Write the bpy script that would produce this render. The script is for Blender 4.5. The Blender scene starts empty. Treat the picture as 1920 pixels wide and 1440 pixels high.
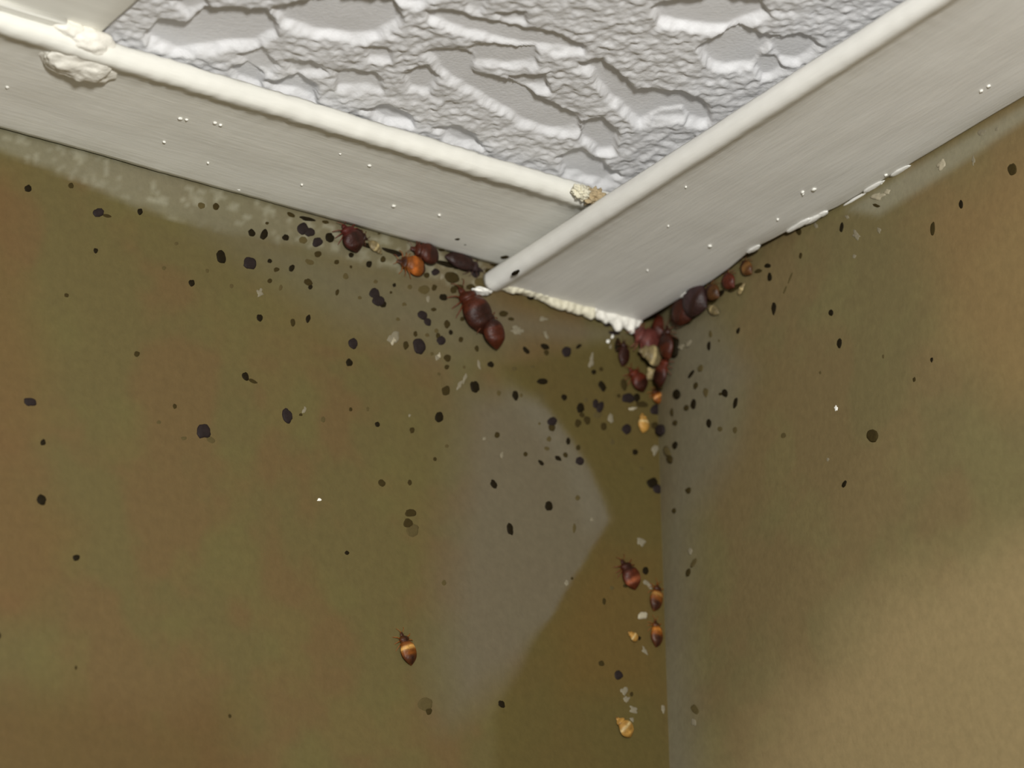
import bpy, bmesh, math, random
import numpy as np
from mathutils import Vector, Matrix, noise

# ---------------------------------------------------------------- camera, world, lights, exposure
# all lengths are worked out in millimetres from the upper corner of the room and divided by 1000
S = 0.001
ZC = 2.4                                   # height of the suspended ceiling's edge trim above the floor (m)
R = np.array([[0.8045919521, -0.5916059325, -0.0513245679],
              [-0.2012125541, -0.3529247030, 0.9137601776],
              [-0.5586996498, -0.7248769376, -0.4029989164]])
CAM = np.array([-219.95, -258.99, -156.36])
F = 5548.9
scene = bpy.context.scene
C = scene.collection

def P(v):
    return Vector((float(v[0]) * S, float(v[1]) * S, float(v[2]) * S + ZC))

cam_data = bpy.data.cameras.new('camera')
cam = bpy.data.objects.new('camera', cam_data); C.objects.link(cam)
cam_data.sensor_width = 36.0
cam_data.lens = F * 36.0 / 1920.0
cam_data.clip_start = 0.01; cam_data.clip_end = 20
M4 = Matrix([[R[0][i], R[1][i], R[2][i], 0] for i in range(3)] + [[0, 0, 0, 1]])
cam.matrix_world = Matrix.Translation(P(CAM)) @ M4
cam_data.dof.use_dof = True
cam_data.dof.focus_distance = 0.332
cam_data.dof.aperture_fstop = cam_data.lens / 3.4
scene.camera = cam

scene.view_settings.view_transform = 'Standard'
scene.view_settings.look = 'None'
scene.view_settings.gamma = 1.0
scene.view_settings.use_curve_mapping = False
scene.view_settings.exposure = 0.0

world = bpy.data.worlds.new('World'); scene.world = world
world.use_nodes = True
bg = world.node_tree.nodes['Background']
bg.inputs['Color'].default_value = (1.0, 0.98, 0.94, 1)
bg.inputs['Strength'].default_value = 0.26

def lamp(name, loc, target, size, power, col):
    ld = bpy.data.lights.new(name, 'AREA'); ld.shape = 'DISK'; ld.size = size * S
    ld.energy = power; ld.color = col
    lo = bpy.data.objects.new(name, ld); C.objects.link(lo)
    lo.location = P(loc)
    lo.rotation_euler = (P(target) - P(loc)).to_track_quat('-Z', 'Y').to_euler()
    return lo
lamp('torch_light', (-205, -300, -96), (-25, -30, -10), 30, 1.13, (1.0, 0.99, 0.95))

# ---------------------------------------------------------------- helpers
def ray(u, v):
    return R.T @ np.array([(u - 962.0) / F, -(v - 721.5) / F, -1.0])

def hit(u, v, ax, val):
    d = ray(u, v); t = (val - CAM[ax]) / d[ax]
    return CAM + t * d

def proj(X, Y, Z):
    q = [R[i][0] * (X - CAM[0]) + R[i][1] * (Y - CAM[1]) + R[i][2] * (Z - CAM[2]) for i in range(3)]
    return 962 + F * q[0] / -q[2], 721.5 - F * q[1] / -q[2]

def lin(c):
    return [((v / 255.0) / 12.92 if v / 255.0 <= 0.04045 else ((v / 255.0 + 0.055) / 1.055) ** 2.4) for v in c]

def sdist(U, V, poly):
    """signed distance to polygon, positive inside"""
    n = len(poly)
    D = np.full(U.shape, 1e18); inside = np.zeros(U.shape, bool)
    for i in range(n):
        x0, y0 = poly[i]; x1, y1 = poly[(i + 1) % n]
        ex, ey = x1 - x0, y1 - y0
        t = np.clip(((U - x0) * ex + (V - y0) * ey) / (ex * ex + ey * ey + 1e-9), 0, 1)
        D = np.minimum(D, (U - x0 - t * ex) ** 2 + (V - y0 - t * ey) ** 2)
        c = ((y0 > V) != (y1 > V))
        xi = ex * (V - y0) / (ey if abs(ey) > 1e-9 else 1e-9) + x0
        inside ^= c & (U < xi)
    return np.where(inside, 1, -1) * np.sqrt(D)

def sstep(d, soft):
    t = np.clip(d / soft * 0.5 + 0.5, 0, 1)
    return t * t * (3 - 2 * t)

_rng = np.random.RandomState(7)
def vnoise(A, B, scale, seed):
    """smooth value noise on arrays (mm coords)"""
    g = np.random.RandomState(seed).rand(128, 128)
    a = A / scale; b = B / scale
    ia = np.floor(a).astype(int); ib = np.floor(b).astype(int)
    fa = a - ia; fb = b - ib
    fa = fa * fa * (3 - 2 * fa); fb = fb * fb * (3 - 2 * fb)
    def G(i, j): return g[i % 128, j % 128]
    return (G(ia, ib) * (1 - fa) + G(ia + 1, ib) * fa) * (1 - fb) + (G(ia, ib + 1) * (1 - fa) + G(ia + 1, ib + 1) * fa) * fb

def fbm(A, B, scale, seed, octs=4):
    r = 0; w = 0.5; tot = 0
    for k in range(octs):
        r = r + w * vnoise(A + 13.7 * k, B - 7.1 * k, scale / 2 ** k, seed + k); tot += w; w *= 0.5
    return r / tot

def link_mesh(name, verts, faces, mat, parent=None, smooth=True, loc=None, colors=None):
    """verts in mm (absolute unless loc is given: then relative to loc)"""
    me = bpy.data.meshes.new(name)
    if loc is None:
        vv = [(x * S, y * S, z * S + ZC) for x, y, z in verts]
    else:
        vv = [(x * S, y * S, z * S) for x, y, z in verts]
    me.from_pydata(vv, [], faces)
    me.materials.append(mat)
    if smooth:
        me.polygons.foreach_set('use_smooth', [True] * len(me.polygons))
    if colors is not None:
        at = me.color_attributes.new('Col', 'FLOAT_COLOR', 'POINT')
        arr = np.ones((len(verts), 4), dtype=np.float32); arr[:, :3] = np.asarray(colors)
        at.data.foreach_set('color', arr.ravel())
    me.update()
    o = bpy.data.objects.new(name, me); C.objects.link(o)
    if loc is not None: o.location = P(loc)
    if parent is not None:
        o.parent = parent
    return o

def tag(o, label=None, cat=None, group=None, kind=None):
    if label: o['label'] = label
    if cat: o['category'] = cat
    if group: o['group'] = group
    if kind: o['kind'] = kind
    return o

def grid_faces(na, nb, flip=False):
    i = np.arange(na - 1)[:, None] * nb + np.arange(nb - 1)[None, :]
    q = np.stack([i, i + 1, i + nb + 1, i + nb], -1).reshape(-1, 4)
    if flip: q = q[:, ::-1]
    return q.tolist()

# ---------------------------------------------------------------- materials
def mat(name, color=(0.5, 0.5, 0.5), rough=0.6, attr=False, mott=0.0, mscale=400, bump=0.0, bscale=1500,
        spec=0.5, stretch=None, coat=0.0, sss=0.0, trans=0.0):
    m = bpy.data.materials.new(name); m.use_nodes = True
    nt = m.node_tree; b = nt.nodes['Principled BSDF']
    b.inputs['Roughness'].default_value = rough
    b.inputs['Specular IOR Level'].default_value = spec
    b.inputs['Coat Weight'].default_value = coat
    b.inputs['Coat Roughness'].default_value = 0.25
    if sss:
        b.inputs['Subsurface Weight'].default_value = sss
        b.inputs['Subsurface Radius'].default_value = (0.001, 0.0005, 0.0003)
        b.inputs['Subsurface Scale'].default_value = 1.0
    tc = nt.nodes.new('ShaderNodeTexCoord')
    vec = tc.outputs['Object']
    if stretch:
        mp = nt.nodes.new('ShaderNodeMapping'); mp.inputs['Scale'].default_value = stretch
        nt.links.new(vec, mp.inputs['Vector']); vec = mp.outputs['Vector']
    if attr:
        a = nt.nodes.new('ShaderNodeVertexColor'); a.layer_name = 'Col'; base = a.outputs['Color']
    else:
        rgb = nt.nodes.new('ShaderNodeRGB'); rgb.outputs[0].default_value = (*color, 1); base = rgb.outputs[0]
    if mott:
        n = nt.nodes.new('ShaderNodeTexNoise'); n.inputs['Scale'].default_value = mscale
        n.inputs['Detail'].default_value = 5; n.inputs['Roughness'].default_value = 0.65
        nt.links.new(vec, n.inputs['Vector'])
        mr = nt.nodes.new('ShaderNodeMapRange')
        mr.inputs['From Min'].default_value = 0.25; mr.inputs['From Max'].default_value = 0.75
        mr.inputs['To Min'].default_value = 1 - mott; mr.inputs['To Max'].default_value = 1 + mott
        nt.links.new(n.outputs['Fac'], mr.inputs['Value'])
        mx = nt.nodes.new('ShaderNodeVectorMath'); mx.operation = 'SCALE'
        nt.links.new(base, mx.inputs[0]); nt.links.new(mr.outputs[0], mx.inputs['Scale'])
        base = mx.outputs[0]
    nt.links.new(base, b.inputs['Base Color'])
    if bump:
        n2 = nt.nodes.new('ShaderNodeTexNoise'); n2.inputs['Scale'].default_value = bscale
        n2.inputs['Detail'].default_value = 3
        nt.links.new(vec, n2.inputs['Vector'])
        bp = nt.nodes.new('ShaderNodeBump'); bp.inputs['Distance'].default_value = bump * S
        bp.inputs['Strength'].default_value = 1.0
        nt.links.new(n2.outputs['Fac'], bp.inputs['Height']); nt.links.new(bp.outputs['Normal'], b.inputs['Normal'])
    return m

M_wall = mat('painted_wall', attr=True, rough=0.62, mott=0.10, mscale=900, bump=0.05, bscale=1300, spec=0.18)
M_trimL = mat('white_enamel_trim', color=(0.77, 0.76, 0.70), rough=0.5, mott=0.07, mscale=60, bump=0.03, bscale=260, spec=0.3, stretch=(1, 9, 9))
M_trimR = mat('white_enamel_trim_grey', color=(0.755, 0.745, 0.705), rough=0.42, mott=0.07, mscale=60, bump=0.03, bscale=260, spec=0.35, stretch=(9, 1, 9))
M_tile = mat('mineral_ceiling_tile', color=(0.70, 0.70, 0.715), rough=0.8, mott=0.05, mscale=900, bump=0.05, bscale=2600, spec=0.25)
M_paint = mat('cracked_white_paint', color=(0.80, 0.775, 0.70), rough=0.6, mott=0.10, mscale=900, bump=0.12, bscale=1500, spec=0.3)
M_cream = mat('cream_plaster', color=(0.66, 0.62, 0.48), rough=0.7, mott=0.2, mscale=1200, bump=0.15, bscale=1500)
M_tan = mat('tan_plaster', color=(0.40, 0.31, 0.18), rough=0.8, mott=0.3, mscale=1500, bump=0.15, bscale=2000)
M_K = mat('black_dropping', color=(0.010, 0.0065, 0.0015), rough=0.7, mott=0.3, mscale=3000, spec=0.12)
M_P = mat('dark_purplish_dropping', color=(0.017, 0.011, 0.010), rough=0.7, mott=0.3, mscale=2500, spec=0.18)
M_B = mat('brown_dropping', color=(0.036, 0.025, 0.007), rough=0.8, mott=0.2, mscale=3000, spec=0.1)
M_F = mat('faint_brown_dropping', color=(0.082, 0.062, 0.024), rough=0.85, mott=0.15, mscale=3000, spec=0.1)
M_bug = mat('bug_shell', attr=True, rough=0.48, mott=0.45, mscale=1500, bump=0.06, bscale=3500, spec=0.3)
M_flake = mat('pale_flake', color=(0.34, 0.30, 0.21), rough=0.6, mott=0.2, mscale=2000, spec=0.4)
M_flakeF = mat('dull_flake', color=(0.19, 0.165, 0.11), rough=0.7, mott=0.2, mscale=2000, spec=0.3)
M_white = mat('white_crumb', color=(0.85, 0.84, 0.78), rough=0.5, spec=0.5)

# ---------------------------------------------------------------- walls
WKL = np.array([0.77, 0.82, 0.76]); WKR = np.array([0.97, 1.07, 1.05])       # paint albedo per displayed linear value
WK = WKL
def relief_right(Yc, Zc):
    # the lower outer part of the right wall turns slightly away from the corner
    d = np.maximum(0, (-Yc - 24) * 0.62 + (-Zc - 40) * 0.78)
    b = 0.14 * (np.sqrt(d * d + 16) - 4)
    hollow = 3.0 * np.exp(np.minimum(Yc, 0) / 9.0) * np.clip(1 + Zc / 57.0, 0, 1.1)
    return b + hollow + 0.25 * (fbm(Yc + 300, Zc + 300, 22, 31, 3) - 0.5) * np.clip(-Yc / 3, 0, 1)

def relief_left(Xc, Zc):
    return 0.25 * (fbm(Xc + 300, Zc + 300, 22, 41, 3) - 0.5)

def mixc(col, m, c):
    c = np.array(lin(c)) * WK
    return col * (1 - m[..., None]) + c * m[..., None]

GRAY = [(880, 748), (960, 735), (1030, 770), (1075, 830), (1110, 885), (1130, 940), (1143, 975), (1125, 1010), (1100, 1050), (1060, 1110),
        (1040, 1150), (1000, 1200), (960, 1260), (900, 1320), (850, 1340), (830, 1250), (840, 1100), (860, 950), (870, 850)]
def color_left(U, V, A, B):
    col = np.tile(np.array(lin((104, 90, 57))) * WK, U.shape + (1,))
    n = fbm(A + 500, B + 500, 9, 5, 4)
    col = mixc(col, sstep(n - 0.54, 0.10) * 0.55, (112, 84, 56))
    n2 = fbm(A + 200, B + 800, 7, 15, 4)
    col = mixc(col, sstep(n2 - 0.55, 0.10) * 0.5, (106, 95, 58))
    col = mixc(col, sstep(sdist(U, V, [(-200, 300), (30, 330), (45, 560), (90, 700), (60, 900), (150, 1000), (90, 1150), (-200, 1200)]), 60) * 0.6, (112, 82, 52))
    col = mixc(col, sstep(sdist(U, V, [(-300, 1290), (120, 1300), (300, 1340), (440, 1310), (470, 1460), (300, 1600), (-300, 1600)]), 70) * 0.7, (100, 75, 45))
    # thin light band of bare primer under the left trim
    band = sstep(sdist(U, V, [(-400, 150), (0, 225), (250, 300), (400, 350), (520, 380), (700, 430), (920, 490), (930, 545), (800, 525), (700, 500), (560, 462), (400, 432), (250, 384), (120, 327), (0, 284), (-400, 190)]) + 9 * (fbm(A + 90, B + 90, 1.6, 77, 3) - 0.5), 9)
    sp = fbm(A + 40, B + 40, 0.9, 55, 2)
    fade = np.clip(1.15 - U / 1300.0, 0.35, 1)
    col = mixc(col, band * fade * 0.9, (132, 123, 104))
    col = mixc(col, band * sstep(sp - 0.66, 0.08) * 0.5, (172, 164, 148))
    col = mixc(col, sstep(sdist(U, V, [(380, 420), (900, 540), (960, 640), (860, 680), (640, 600), (520, 520)]), 60) * 0.75, (111, 101, 81))
    col = mixc(col, sstep(sdist(U, V, [(900, 575), (1180, 625), (1180, 640), (1060, 640), (930, 625)]), 22) * 0.6, (112, 100, 84))
    ln = np.abs(V - np.interp(U, [-300, 0, 320, 633, 900], [148, 236, 322, 407, 485]))  # shade under the left trim's edge, painted into the wall colour with joint dirt
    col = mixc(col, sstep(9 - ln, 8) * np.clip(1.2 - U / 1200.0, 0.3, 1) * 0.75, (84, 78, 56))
    soft = np.clip(80 - (U - 850) * 0.42, 5, 80)
    col = mixc(col, sstep(sdist(U, V, [(945, 690), (1150, 640), (1250, 640), (1262, 1440), (1300, 4000), (940, 4000), (930, 1340), (980, 1230), (1060, 1110), (1143, 975), (1110, 885), (1060, 810)]), 16) * 0.8, (94, 79, 43))
    col = mixc(col, sstep(sdist(U, V, [(1120, 1040), (1240, 1040), (1240, 1300), (1060, 1300), (1040, 1180)]), 50) * 0.5, (108, 80, 42))
    col = mixc(col, sstep(sdist(U, V, GRAY) + 8 * (fbm(A + 9, B + 9, 2.5, 66, 3) - 0.5), soft) * 0.9, (112, 100, 84))
    col = mixc(col, sstep(sdist(U, V, [(960, 740), (1010, 750), (1080, 850), (1130, 940), (1140, 975), (1100, 1000), (1060, 880), (1000, 800)]), 22) * 0.5, (122, 112, 98))
    return col

def color_right(U, V, A, B):
    col = np.tile(np.array(lin((107, 92, 62))) * WK, U.shape + (1,))
    n = fbm(A + 500, B + 500, 9, 25, 4)
    col = mixc(col, sstep(n - 0.54, 0.10) * 0.45, (114, 90, 62))
    n2 = fbm(A + 900, B + 100, 6, 35, 4)
    col = mixc(col, sstep(n2 - 0.56, 0.10) * 0.4, (112, 100, 66))
    col = mixc(col, sstep(sdist(U, V, [(1245, 600), (1330, 590), (1400, 700), (1370, 850), (1300, 980), (1290, 1200), (1330, 1700), (1230, 1700)]), 50) * 0.85, (112, 101, 84))
    col = mixc(col, sstep(sdist(U, V, [(1720, 420), (1810, 320), (2600, -100), (2600, 700), (1880, 760), (1780, 640)]), 80) * 0.7, (124, 97, 64))
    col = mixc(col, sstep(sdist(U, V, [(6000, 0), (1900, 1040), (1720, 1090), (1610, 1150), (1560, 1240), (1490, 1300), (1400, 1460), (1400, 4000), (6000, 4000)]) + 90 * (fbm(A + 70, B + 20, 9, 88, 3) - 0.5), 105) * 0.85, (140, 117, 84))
    band = sstep(sdist(U, V, [(1590, 395), (1700, 325), (1930, 195), (5000, -1600), (5000, -1570), (1930, 222), (1790, 318), (1650, 405)]), 10)
    col = mixc(col, band * 0.7, (140, 130, 112))
    return col

def axis_samples(fine0, fine1, step, far0, far1):
    """from far0 to far1 with fine part between fine0..fine1 (all increasing)"""
    a = list(np.linspace(far0, fine0, 14)[:-1]) + list(np.arange(fine0, fine1, step)) + list(np.linspace(fine1, far1, 3) if far1 > fine1 else [fine1])
    return np.array(a)

def build_wall(name, side):
    hs = axis_samples(-104, -0.6, 0.55, -500, 0.0)
    hs = np.where(hs > -0.3, 0, hs)
    if side == 'L': hs = np.concatenate([hs, [1.0, 2.0, 3.0, 4.0]])
    else: hs = np.concatenate([hs, [0.4]])
    zs = axis_samples(-88, 6, 0.55, -500, 60)
    A, B = np.meshgrid(hs, zs, indexing='ij')
    if side == 'L':
        dep = relief_left(A, B) * np.clip(-A / 3, 0, 1)
        X, Y, Z = A, dep, B
    else:
        dep = relief_right(A, B)
        X, Y, Z = dep, A, B
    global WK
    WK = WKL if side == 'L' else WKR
    U, V = proj(X, Y, Z)
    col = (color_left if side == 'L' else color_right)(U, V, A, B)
    na, nb = A.shape
    verts = np.stack([X, Y, Z], -1).reshape(-1, 3).tolist()
    faces = grid_faces(na, nb, flip=(side == 'R'))
    # back of the slab
    n0 = len(verts)
    t = 60.0
    lo, hi = float(zs[0]), float(zs[-1])
    if side == 'L':
        verts += [(-500, t, lo), (4, t, lo), (4, t, hi), (-500, t, hi)]
    else:
        verts += [(t, -500, lo), (t, 0, lo), (t, 0, hi), (t, -500, hi)]
    faces.append([n0, n0 + 1, n0 + 2, n0 + 3])
    cols = np.concatenate([col.reshape(-1, 3), np.tile(col.reshape(-1, 3)[0], (4, 1))])
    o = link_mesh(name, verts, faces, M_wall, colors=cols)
    return o

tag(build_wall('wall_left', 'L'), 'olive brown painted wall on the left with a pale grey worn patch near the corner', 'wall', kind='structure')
tag(build_wall('wall_right', 'R'), 'olive brown painted wall on the right, lighter tan towards its lower part', 'wall', kind='structure')

# ---------------------------------------------------------------- metal edge trims of the suspended ceiling
ZL = 3.05                     # the left trim sits a little higher, its end lies over the right one
WL, WR = 20.7, 24.0
XT = -88.2                    # edge of the cross bar

edge_px = [(1190, 613), (1215, 600), (1250, 580), (1280, 562), (1330, 535), (1370, 507), (1405, 478), (1425, 465), (1450, 453), (1490, 432),
           (1530, 416), (1548, 402), (1600, 379), (1640, 352), (1680, 328), (1760, 284), (1850, 232), (1920, 189)]
_e = sorted([(-hit(u, v, 2, 0.0)[1], -hit(u, v, 2, 0.0)[0]) for u, v in edge_px])
E_s = np.array([a for a, b in _e]); E_u = np.array([b for a, b in _e])
def edge_right(s):
    return max(0.03, float(np.interp(s, E_s, E_u)))

def build_trim(name, axis, W, z0, s0, s1, ufun, m, rough_amp, seed):
    ss = list(np.arange(s0, 115, 0.6)) + list(np.linspace(115, s1, 30))
    verts = []; rings = []
    for s in ss:
        u0 = ufun(s)
        rr = 2.4 if axis == 'x' else 0.4
        if axis == 'x': prof = [(u0, 18), (u0, 0.45), (u0 + 0.3, 0.0), (u0 + 1.0, -0.12)]
        else: prof = [(u0, 18), (u0, 0.3), (u0 + 0.1, 0.1), (u0 + rr, 0.0)]
        for k in range(1, 8): prof.append((u0 + rr + (W - 3.4 - u0 - rr) * k / 8.0, 0.0))
        prof += [(W - 3.4, -0.02), (W - 2.8, -0.15), (W - 2.2, -0.42), (W - 1.6, -0.68), (W - 1.0, -0.75), (W - 0.45, -0.5), (W - 0.1, 0.0),
                 (W, 0.6), (W - 0.05, 1.2), (W - 0.5, 1.75), (W - 1.4, 1.8), (W * 0.5, 1.1), (u0 + 1.2, 1.1), (u0 + 0.8, 1.6), (u0 + 0.8, 18)]
        ring = []
        for i, (u, z) in enumerate(prof):
            nz = noise.noise(Vector((s * 0.9 + seed, u * 1.1, z * 1.1)))
            nf = noise.noise(Vector((s * 0.12 + seed, u * 0.35, 3.3)))
            onbead = 1.0 if i >= 11 and i <= 20 else 0.25
            dz = rough_amp * onbead * nz + 0.10 * nf
            du = rough_amp * 0.7 * onbead * noise.noise(Vector((s * 0.8 + seed, u + 50, z))) if i > 4 else 0
            uu, zz = u + du, z0 + z + (dz if i > 1 and i < 24 else 0)
            ring.append(len(verts))
            verts.append((-s, -uu, zz) if axis == 'x' else (-uu, -s, zz))
        rings.append(ring)
    faces = []
    n = len(rings[0])
    for a, b in zip(rings[:-1], rings[1:]):
        for i in range(n):
            j = (i + 1) % n
            f = [a[i], a[j], b[j], b[i]]
            faces.append(f if axis == 'y' else f[::-1])
    faces.append(rings[0] if axis == 'x' else rings[0][::-1])
    faces.append(rings[-1][::-1] if axis == 'x' else rings[-1])
    return link_mesh(name, verts, faces, m)

trimL = build_trim('trim_1', 'x', WL, ZL, 0.9, 480, lambda s: 0.12 + 0.05 * math.sin(s * 0.07), M_trimL, 0.16, 3.0)
tag(trimL, 'white painted metal ceiling edge trim along the left wall, its end tucked behind the right trim', 'trim', kind='structure')
trimR = build_trim('trim_2', 'y', WR, 0.0, 0.15, 480, edge_right, M_trimR, 0.05, 9.0)
tag(trimR, 'white painted metal ceiling edge trim along the right wall with a ragged lower edge', 'trim', kind='structure')

# cross bar of the ceiling grid
def rough_box(x0, x1, y0, y1, z0, z1, nx, ny, amp, seed):
    """closed box with softened lower rim"""
    b = 0.35
    prof = [(x0, z1), (x0, z0 + b), (x0 + b * 0.3, z0 + b * 0.3), (x0 + b, z0)]
    prof += [(x0 + b + (x1 - x0 - 2 * b) * k / nx, z0) for k in range(1, nx)]
    prof += [(x1 - b, z0), (x1 - b * 0.3, z0 + b * 0.3), (x1, z0 + b), (x1, z1)]
    verts = []; rings = []
    for y in np.linspace(y1, y0, ny):
        r = []
        for (x, z) in prof:
            dz = amp * noise.noise(Vector((x * 0.2 + seed, float(y) * 0.3, 1.0)))
            r.append(len(verts)); verts.append((x, float(y), z + (dz if z < z1 else 0)))
        rings.append(r)
    faces = []; n = len(prof)
    for a, c in zip(rings[:-1], rings[1:]):
        for i in range(n):
            j = (i + 1) % n; faces.append([a[i], c[i], c[j], a[j]])
    faces.append(rings[0]); faces.append(rings[-1][::-1])
    return verts, faces
v, f = rough_box(XT - 26, XT, -480, -WL + 1.2, ZL + 1.85, ZL + 2.6, 12, 240, 0.15, 5.0)
tee = link_mesh('trim_3', v, f, M_trimL)
tag(tee, 'flat off-white cross bar of the ceiling grid resting on the left trim', 'trim', kind='structure')

# ---------------------------------------------------------------- ceiling tile with pressed fissures
ZT = ZL + 2.5
REC = [
 ([(275, 72), (300, 50), (350, 48), (385, 20), (430, 22), (500, 28), (525, 55), (520, 75), (480, 95), (400, 104), (330, 104), (285, 90)], 1.5),
 ([(515, 28), (560, 12), (640, 4), (740, 8), (762, 40), (750, 62), (705, 80), (655, 82), (600, 78), (540, 58)], 1.5),
 ([(800, 30), (860, 30), (960, 55), (1040, 70), (1100, 95), (1095, 110), (1040, 106), (990, 96), (930, 84), (850, 66), (810, 48)], 1.2),
 ([(805, 105), (860, 98), (885, 112), (895, 140), (960, 160), (1085, 228), (1087, 254), (1040, 258), (995, 245), (900, 190), (830, 145)], 1.3),
 ([(880, 100), (940, 94), (1010, 98), (1008, 130), (890, 130)], 1.1),
 ([(960, 152), (1025, 150), (1032, 176), (975, 174)], 1.1),
 ([(762, 145), (800, 128), (822, 150), (812, 184), (768, 176)], 1.2),
 ([(630, 142), (710, 148), (718, 178), (635, 176)], 1.1),
 ([(1090, 125), (1135, 118), (1170, 150), (1195, 175), (1280, 178), (1335, 210), (1328, 245), (1290, 240), (1280, 215), (1240, 225), (1205, 240), (1175, 215), (1140, 195), (1115, 150)], 1.4),
 ([(1208, 205), (1275, 208), (1290, 232), (1225, 238)], 1.0),
 ([(1090, 238), (1130, 230), (1155, 250), (1160, 292), (1120, 298), (1092, 272)], 1.4),
 ([(1048, 306), (1080, 288), (1130, 310), (1165, 338), (1130, 354), (1060, 334)], 1.3),
 ([(1225, 22), (1330, 0), (1430, 5), (1440, 38), (1400, 55), (1370, 70), (1300, 62), (1235, 52)], 1.6),
 ([(1312, 96), (1390, 62), (1460, 78), (1440, 105), (1412, 138), (1370, 142), (1330, 126)], 1.4),
 ([(1412, 125), (1450, 112), (1475, 140), (1430, 162)], 1.1),
 ([(1440, 90), (1500, 70), (1540, 95), (1500, 125), (1460, 122)], 1.1),
 ([(450, 112), (490, 100), (518, 130), (505, 148), (470, 140)], 1.0),
 ([(435, 140), (468, 128), (498, 150), (490, 172), (455, 160)], 1.2),
 ([(500, 160), (560, 148), (592, 170), (592, 196), (540, 184)], 1.3),
 ([(680, 212), (720, 203), (765, 222), (775, 244), (722, 236)], 1.3),
 ([(815, 248), (860, 243), (892, 262), (905, 290), (860, 276)], 1.2),
 ([(535, 122), (590, 122), (615, 142), (560, 150)], 1.0),
 ([(688, 100), (730, 104), (738, 120), (695, 120)], 0.9),
 ([(935, 30), (990, 30), (990, 52), (948, 50)], 1.0),
 ([(875, 5), (915, 8), (908, 32), (878, 28)], 1.0),
 ([(560, -40), (640, -30), (640, 0), (590, 4)], 1.2), ([(1000, -60), (1100, -40), (1080, -10), (1010, -20)], 1.3), ([(640, -30), (760, -45), (830, 0), (780, 22), (720, -5)], 1.2),
 ([(1200, -60), (1300, -50), (1290, -20), (1210, -30)], 1.2), ([(330, 8), (380, -5), (392, 15), (350, 30)], 0.8),
]
def build_tile(name, x0, x1, y0, y1, z0, fine):
    if fine:
        xs = np.concatenate([np.arange(x0, x1, 0.22), [x1]])
        ys = np.concatenate([np.linspace(y0, -150, 60)[:-1], np.arange(-150, -96, 0.3), np.arange(-96, y1, 0.22), [y1]])
    else:
        xs = np.linspace(x0, x1, 60); ys = np.linspace(y0, y1, 80)
    A, B = np.meshgrid(xs, ys, indexing='ij')
    U, V = proj(A, B, np.full(A.shape, z0))
    Uw = U + 16 * (fbm(A, B, 2.2, 91, 3) - 0.5); Vw = V + 16 * (fbm(A + 60, B + 60, 3.0, 95, 3) - 0.5)
    h = np.zeros(A.shape); rec = np.zeros(A.shape)
    if fine:
        for poly, d in REC:
            m = sstep(sdist(Uw, Vw, poly) + 1, 6)
            h = np.maximum(h, m * d * 0.62); rec = np.maximum(rec, m)
        m = sstep(fbm(A * 0.6, B, 6.0, 12, 3) - 0.60, 0.03) * sstep(-90 - V, 40)
        h = np.maximum(h, m * 0.8); rec = np.maximum(rec, m)
    else:
        m = sstep(fbm(A, B, 9, 12, 3) - 0.6, 0.05); h = m * 1.2; rec = m
    gran = fbm(A * 1.0, B * 1.0, 0.8, 111, 2) - 0.5
    gran2 = fbm(A + 33, B + 33, 3.2, 131, 2) - 0.5
    h = h + (1 - rec) * (0.46 * gran + 0.22 * gran2) * np.clip((B + 152) / 6, 0, 1) + rec * 0.25 * (fbm(A, B, 7, 141, 2) - 0.5)
    # worn rim: the very edge of the board is broken upward a little
    e = np.minimum(np.minimum(A - x0, x1 - A), np.minimum(B - y0, y1 - B))
    h = h + 1.5 * np.clip(1 - e / 1.6, 0, 1) ** 2
    Z = z0 + 0.25 + h
    na, nb = A.shape
    verts = np.stack([A, B, Z], -1).reshape(-1, 3).tolist()
    faces = grid_faces(na, nb, flip=False)
    zt = z0 + 15
    n0 = len(verts)
    verts += [(x0, y0, zt), (x1, y0, zt), (x1, y1, zt), (x0, y1, zt)]
    faces.append([n0, n0 + 1, n0 + 2, n0 + 3])
    c00, c0n, cn0, cnn = 0, nb - 1, (na - 1) * nb, na * nb - 1
    faces.append([n0 + 3, n0] + list(range(c00, c0n + 1)))
    faces.append([n0 + 1, n0 + 2] + list(range(cnn, cn0 - 1, -1)))
    faces.append([n0, n0 + 1] + [i * nb for i in range(na - 1, -1, -1)])
    faces.append([n0 + 2, n0 + 3] + [i * nb + nb - 1 for i in range(na)])
    return link_mesh(name, verts, faces, M_tile)
tile = build_tile('ceiling', XT - 1.5, -2.5, -470, -2.5, ZT, True)
tag(tile, 'light grey textured ceiling tile with smooth pressed fissures between the two trims', 'ceiling tile', kind='structure')
tile2 = build_tile('ceiling', -470, XT - 24, -470, -2.5, ZT, False)
tag(tile2, 'neighbouring textured ceiling tile beyond the flat cross bar', 'ceiling tile', kind='structure')

# ---------------------------------------------------------------- lumps of paint and plaster
def lump(name, centre, axes, m, seed, parent=None, amp=0.25, freq=1.2, sub=4, rel=False):
    """noisy pebble: axes = three vectors (mm)"""
    bm = bmesh.new(); bmesh.ops.create_icosphere(bm, subdivisions=sub, radius=1.0)
    ax = [np.array(a, float) for a in axes]
    verts = []
    for v in bm.verts:
        n = noise.noise(v.co * freq + Vector((seed, seed * 0.7, 2))) + 0.5 * noise.noise(v.co * freq * 2.6 + Vector((seed, 9, 2)))
        k = 1 + amp * n * 1.6
        verts.append((ax[0] * v.co.x + ax[1] * v.co.y + ax[2] * v.co.z) * k)
    faces = [[v.index for v in f.verts] for f in bm.faces]; bm.free()
    c = np.array(centre, float)
    if parent is not None:
        return link_mesh(name, [tuple(v + c) for v in verts], faces, m, parent)
    return link_mesh(name, [tuple(v) for v in verts], faces, m, None, loc=c)

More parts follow.
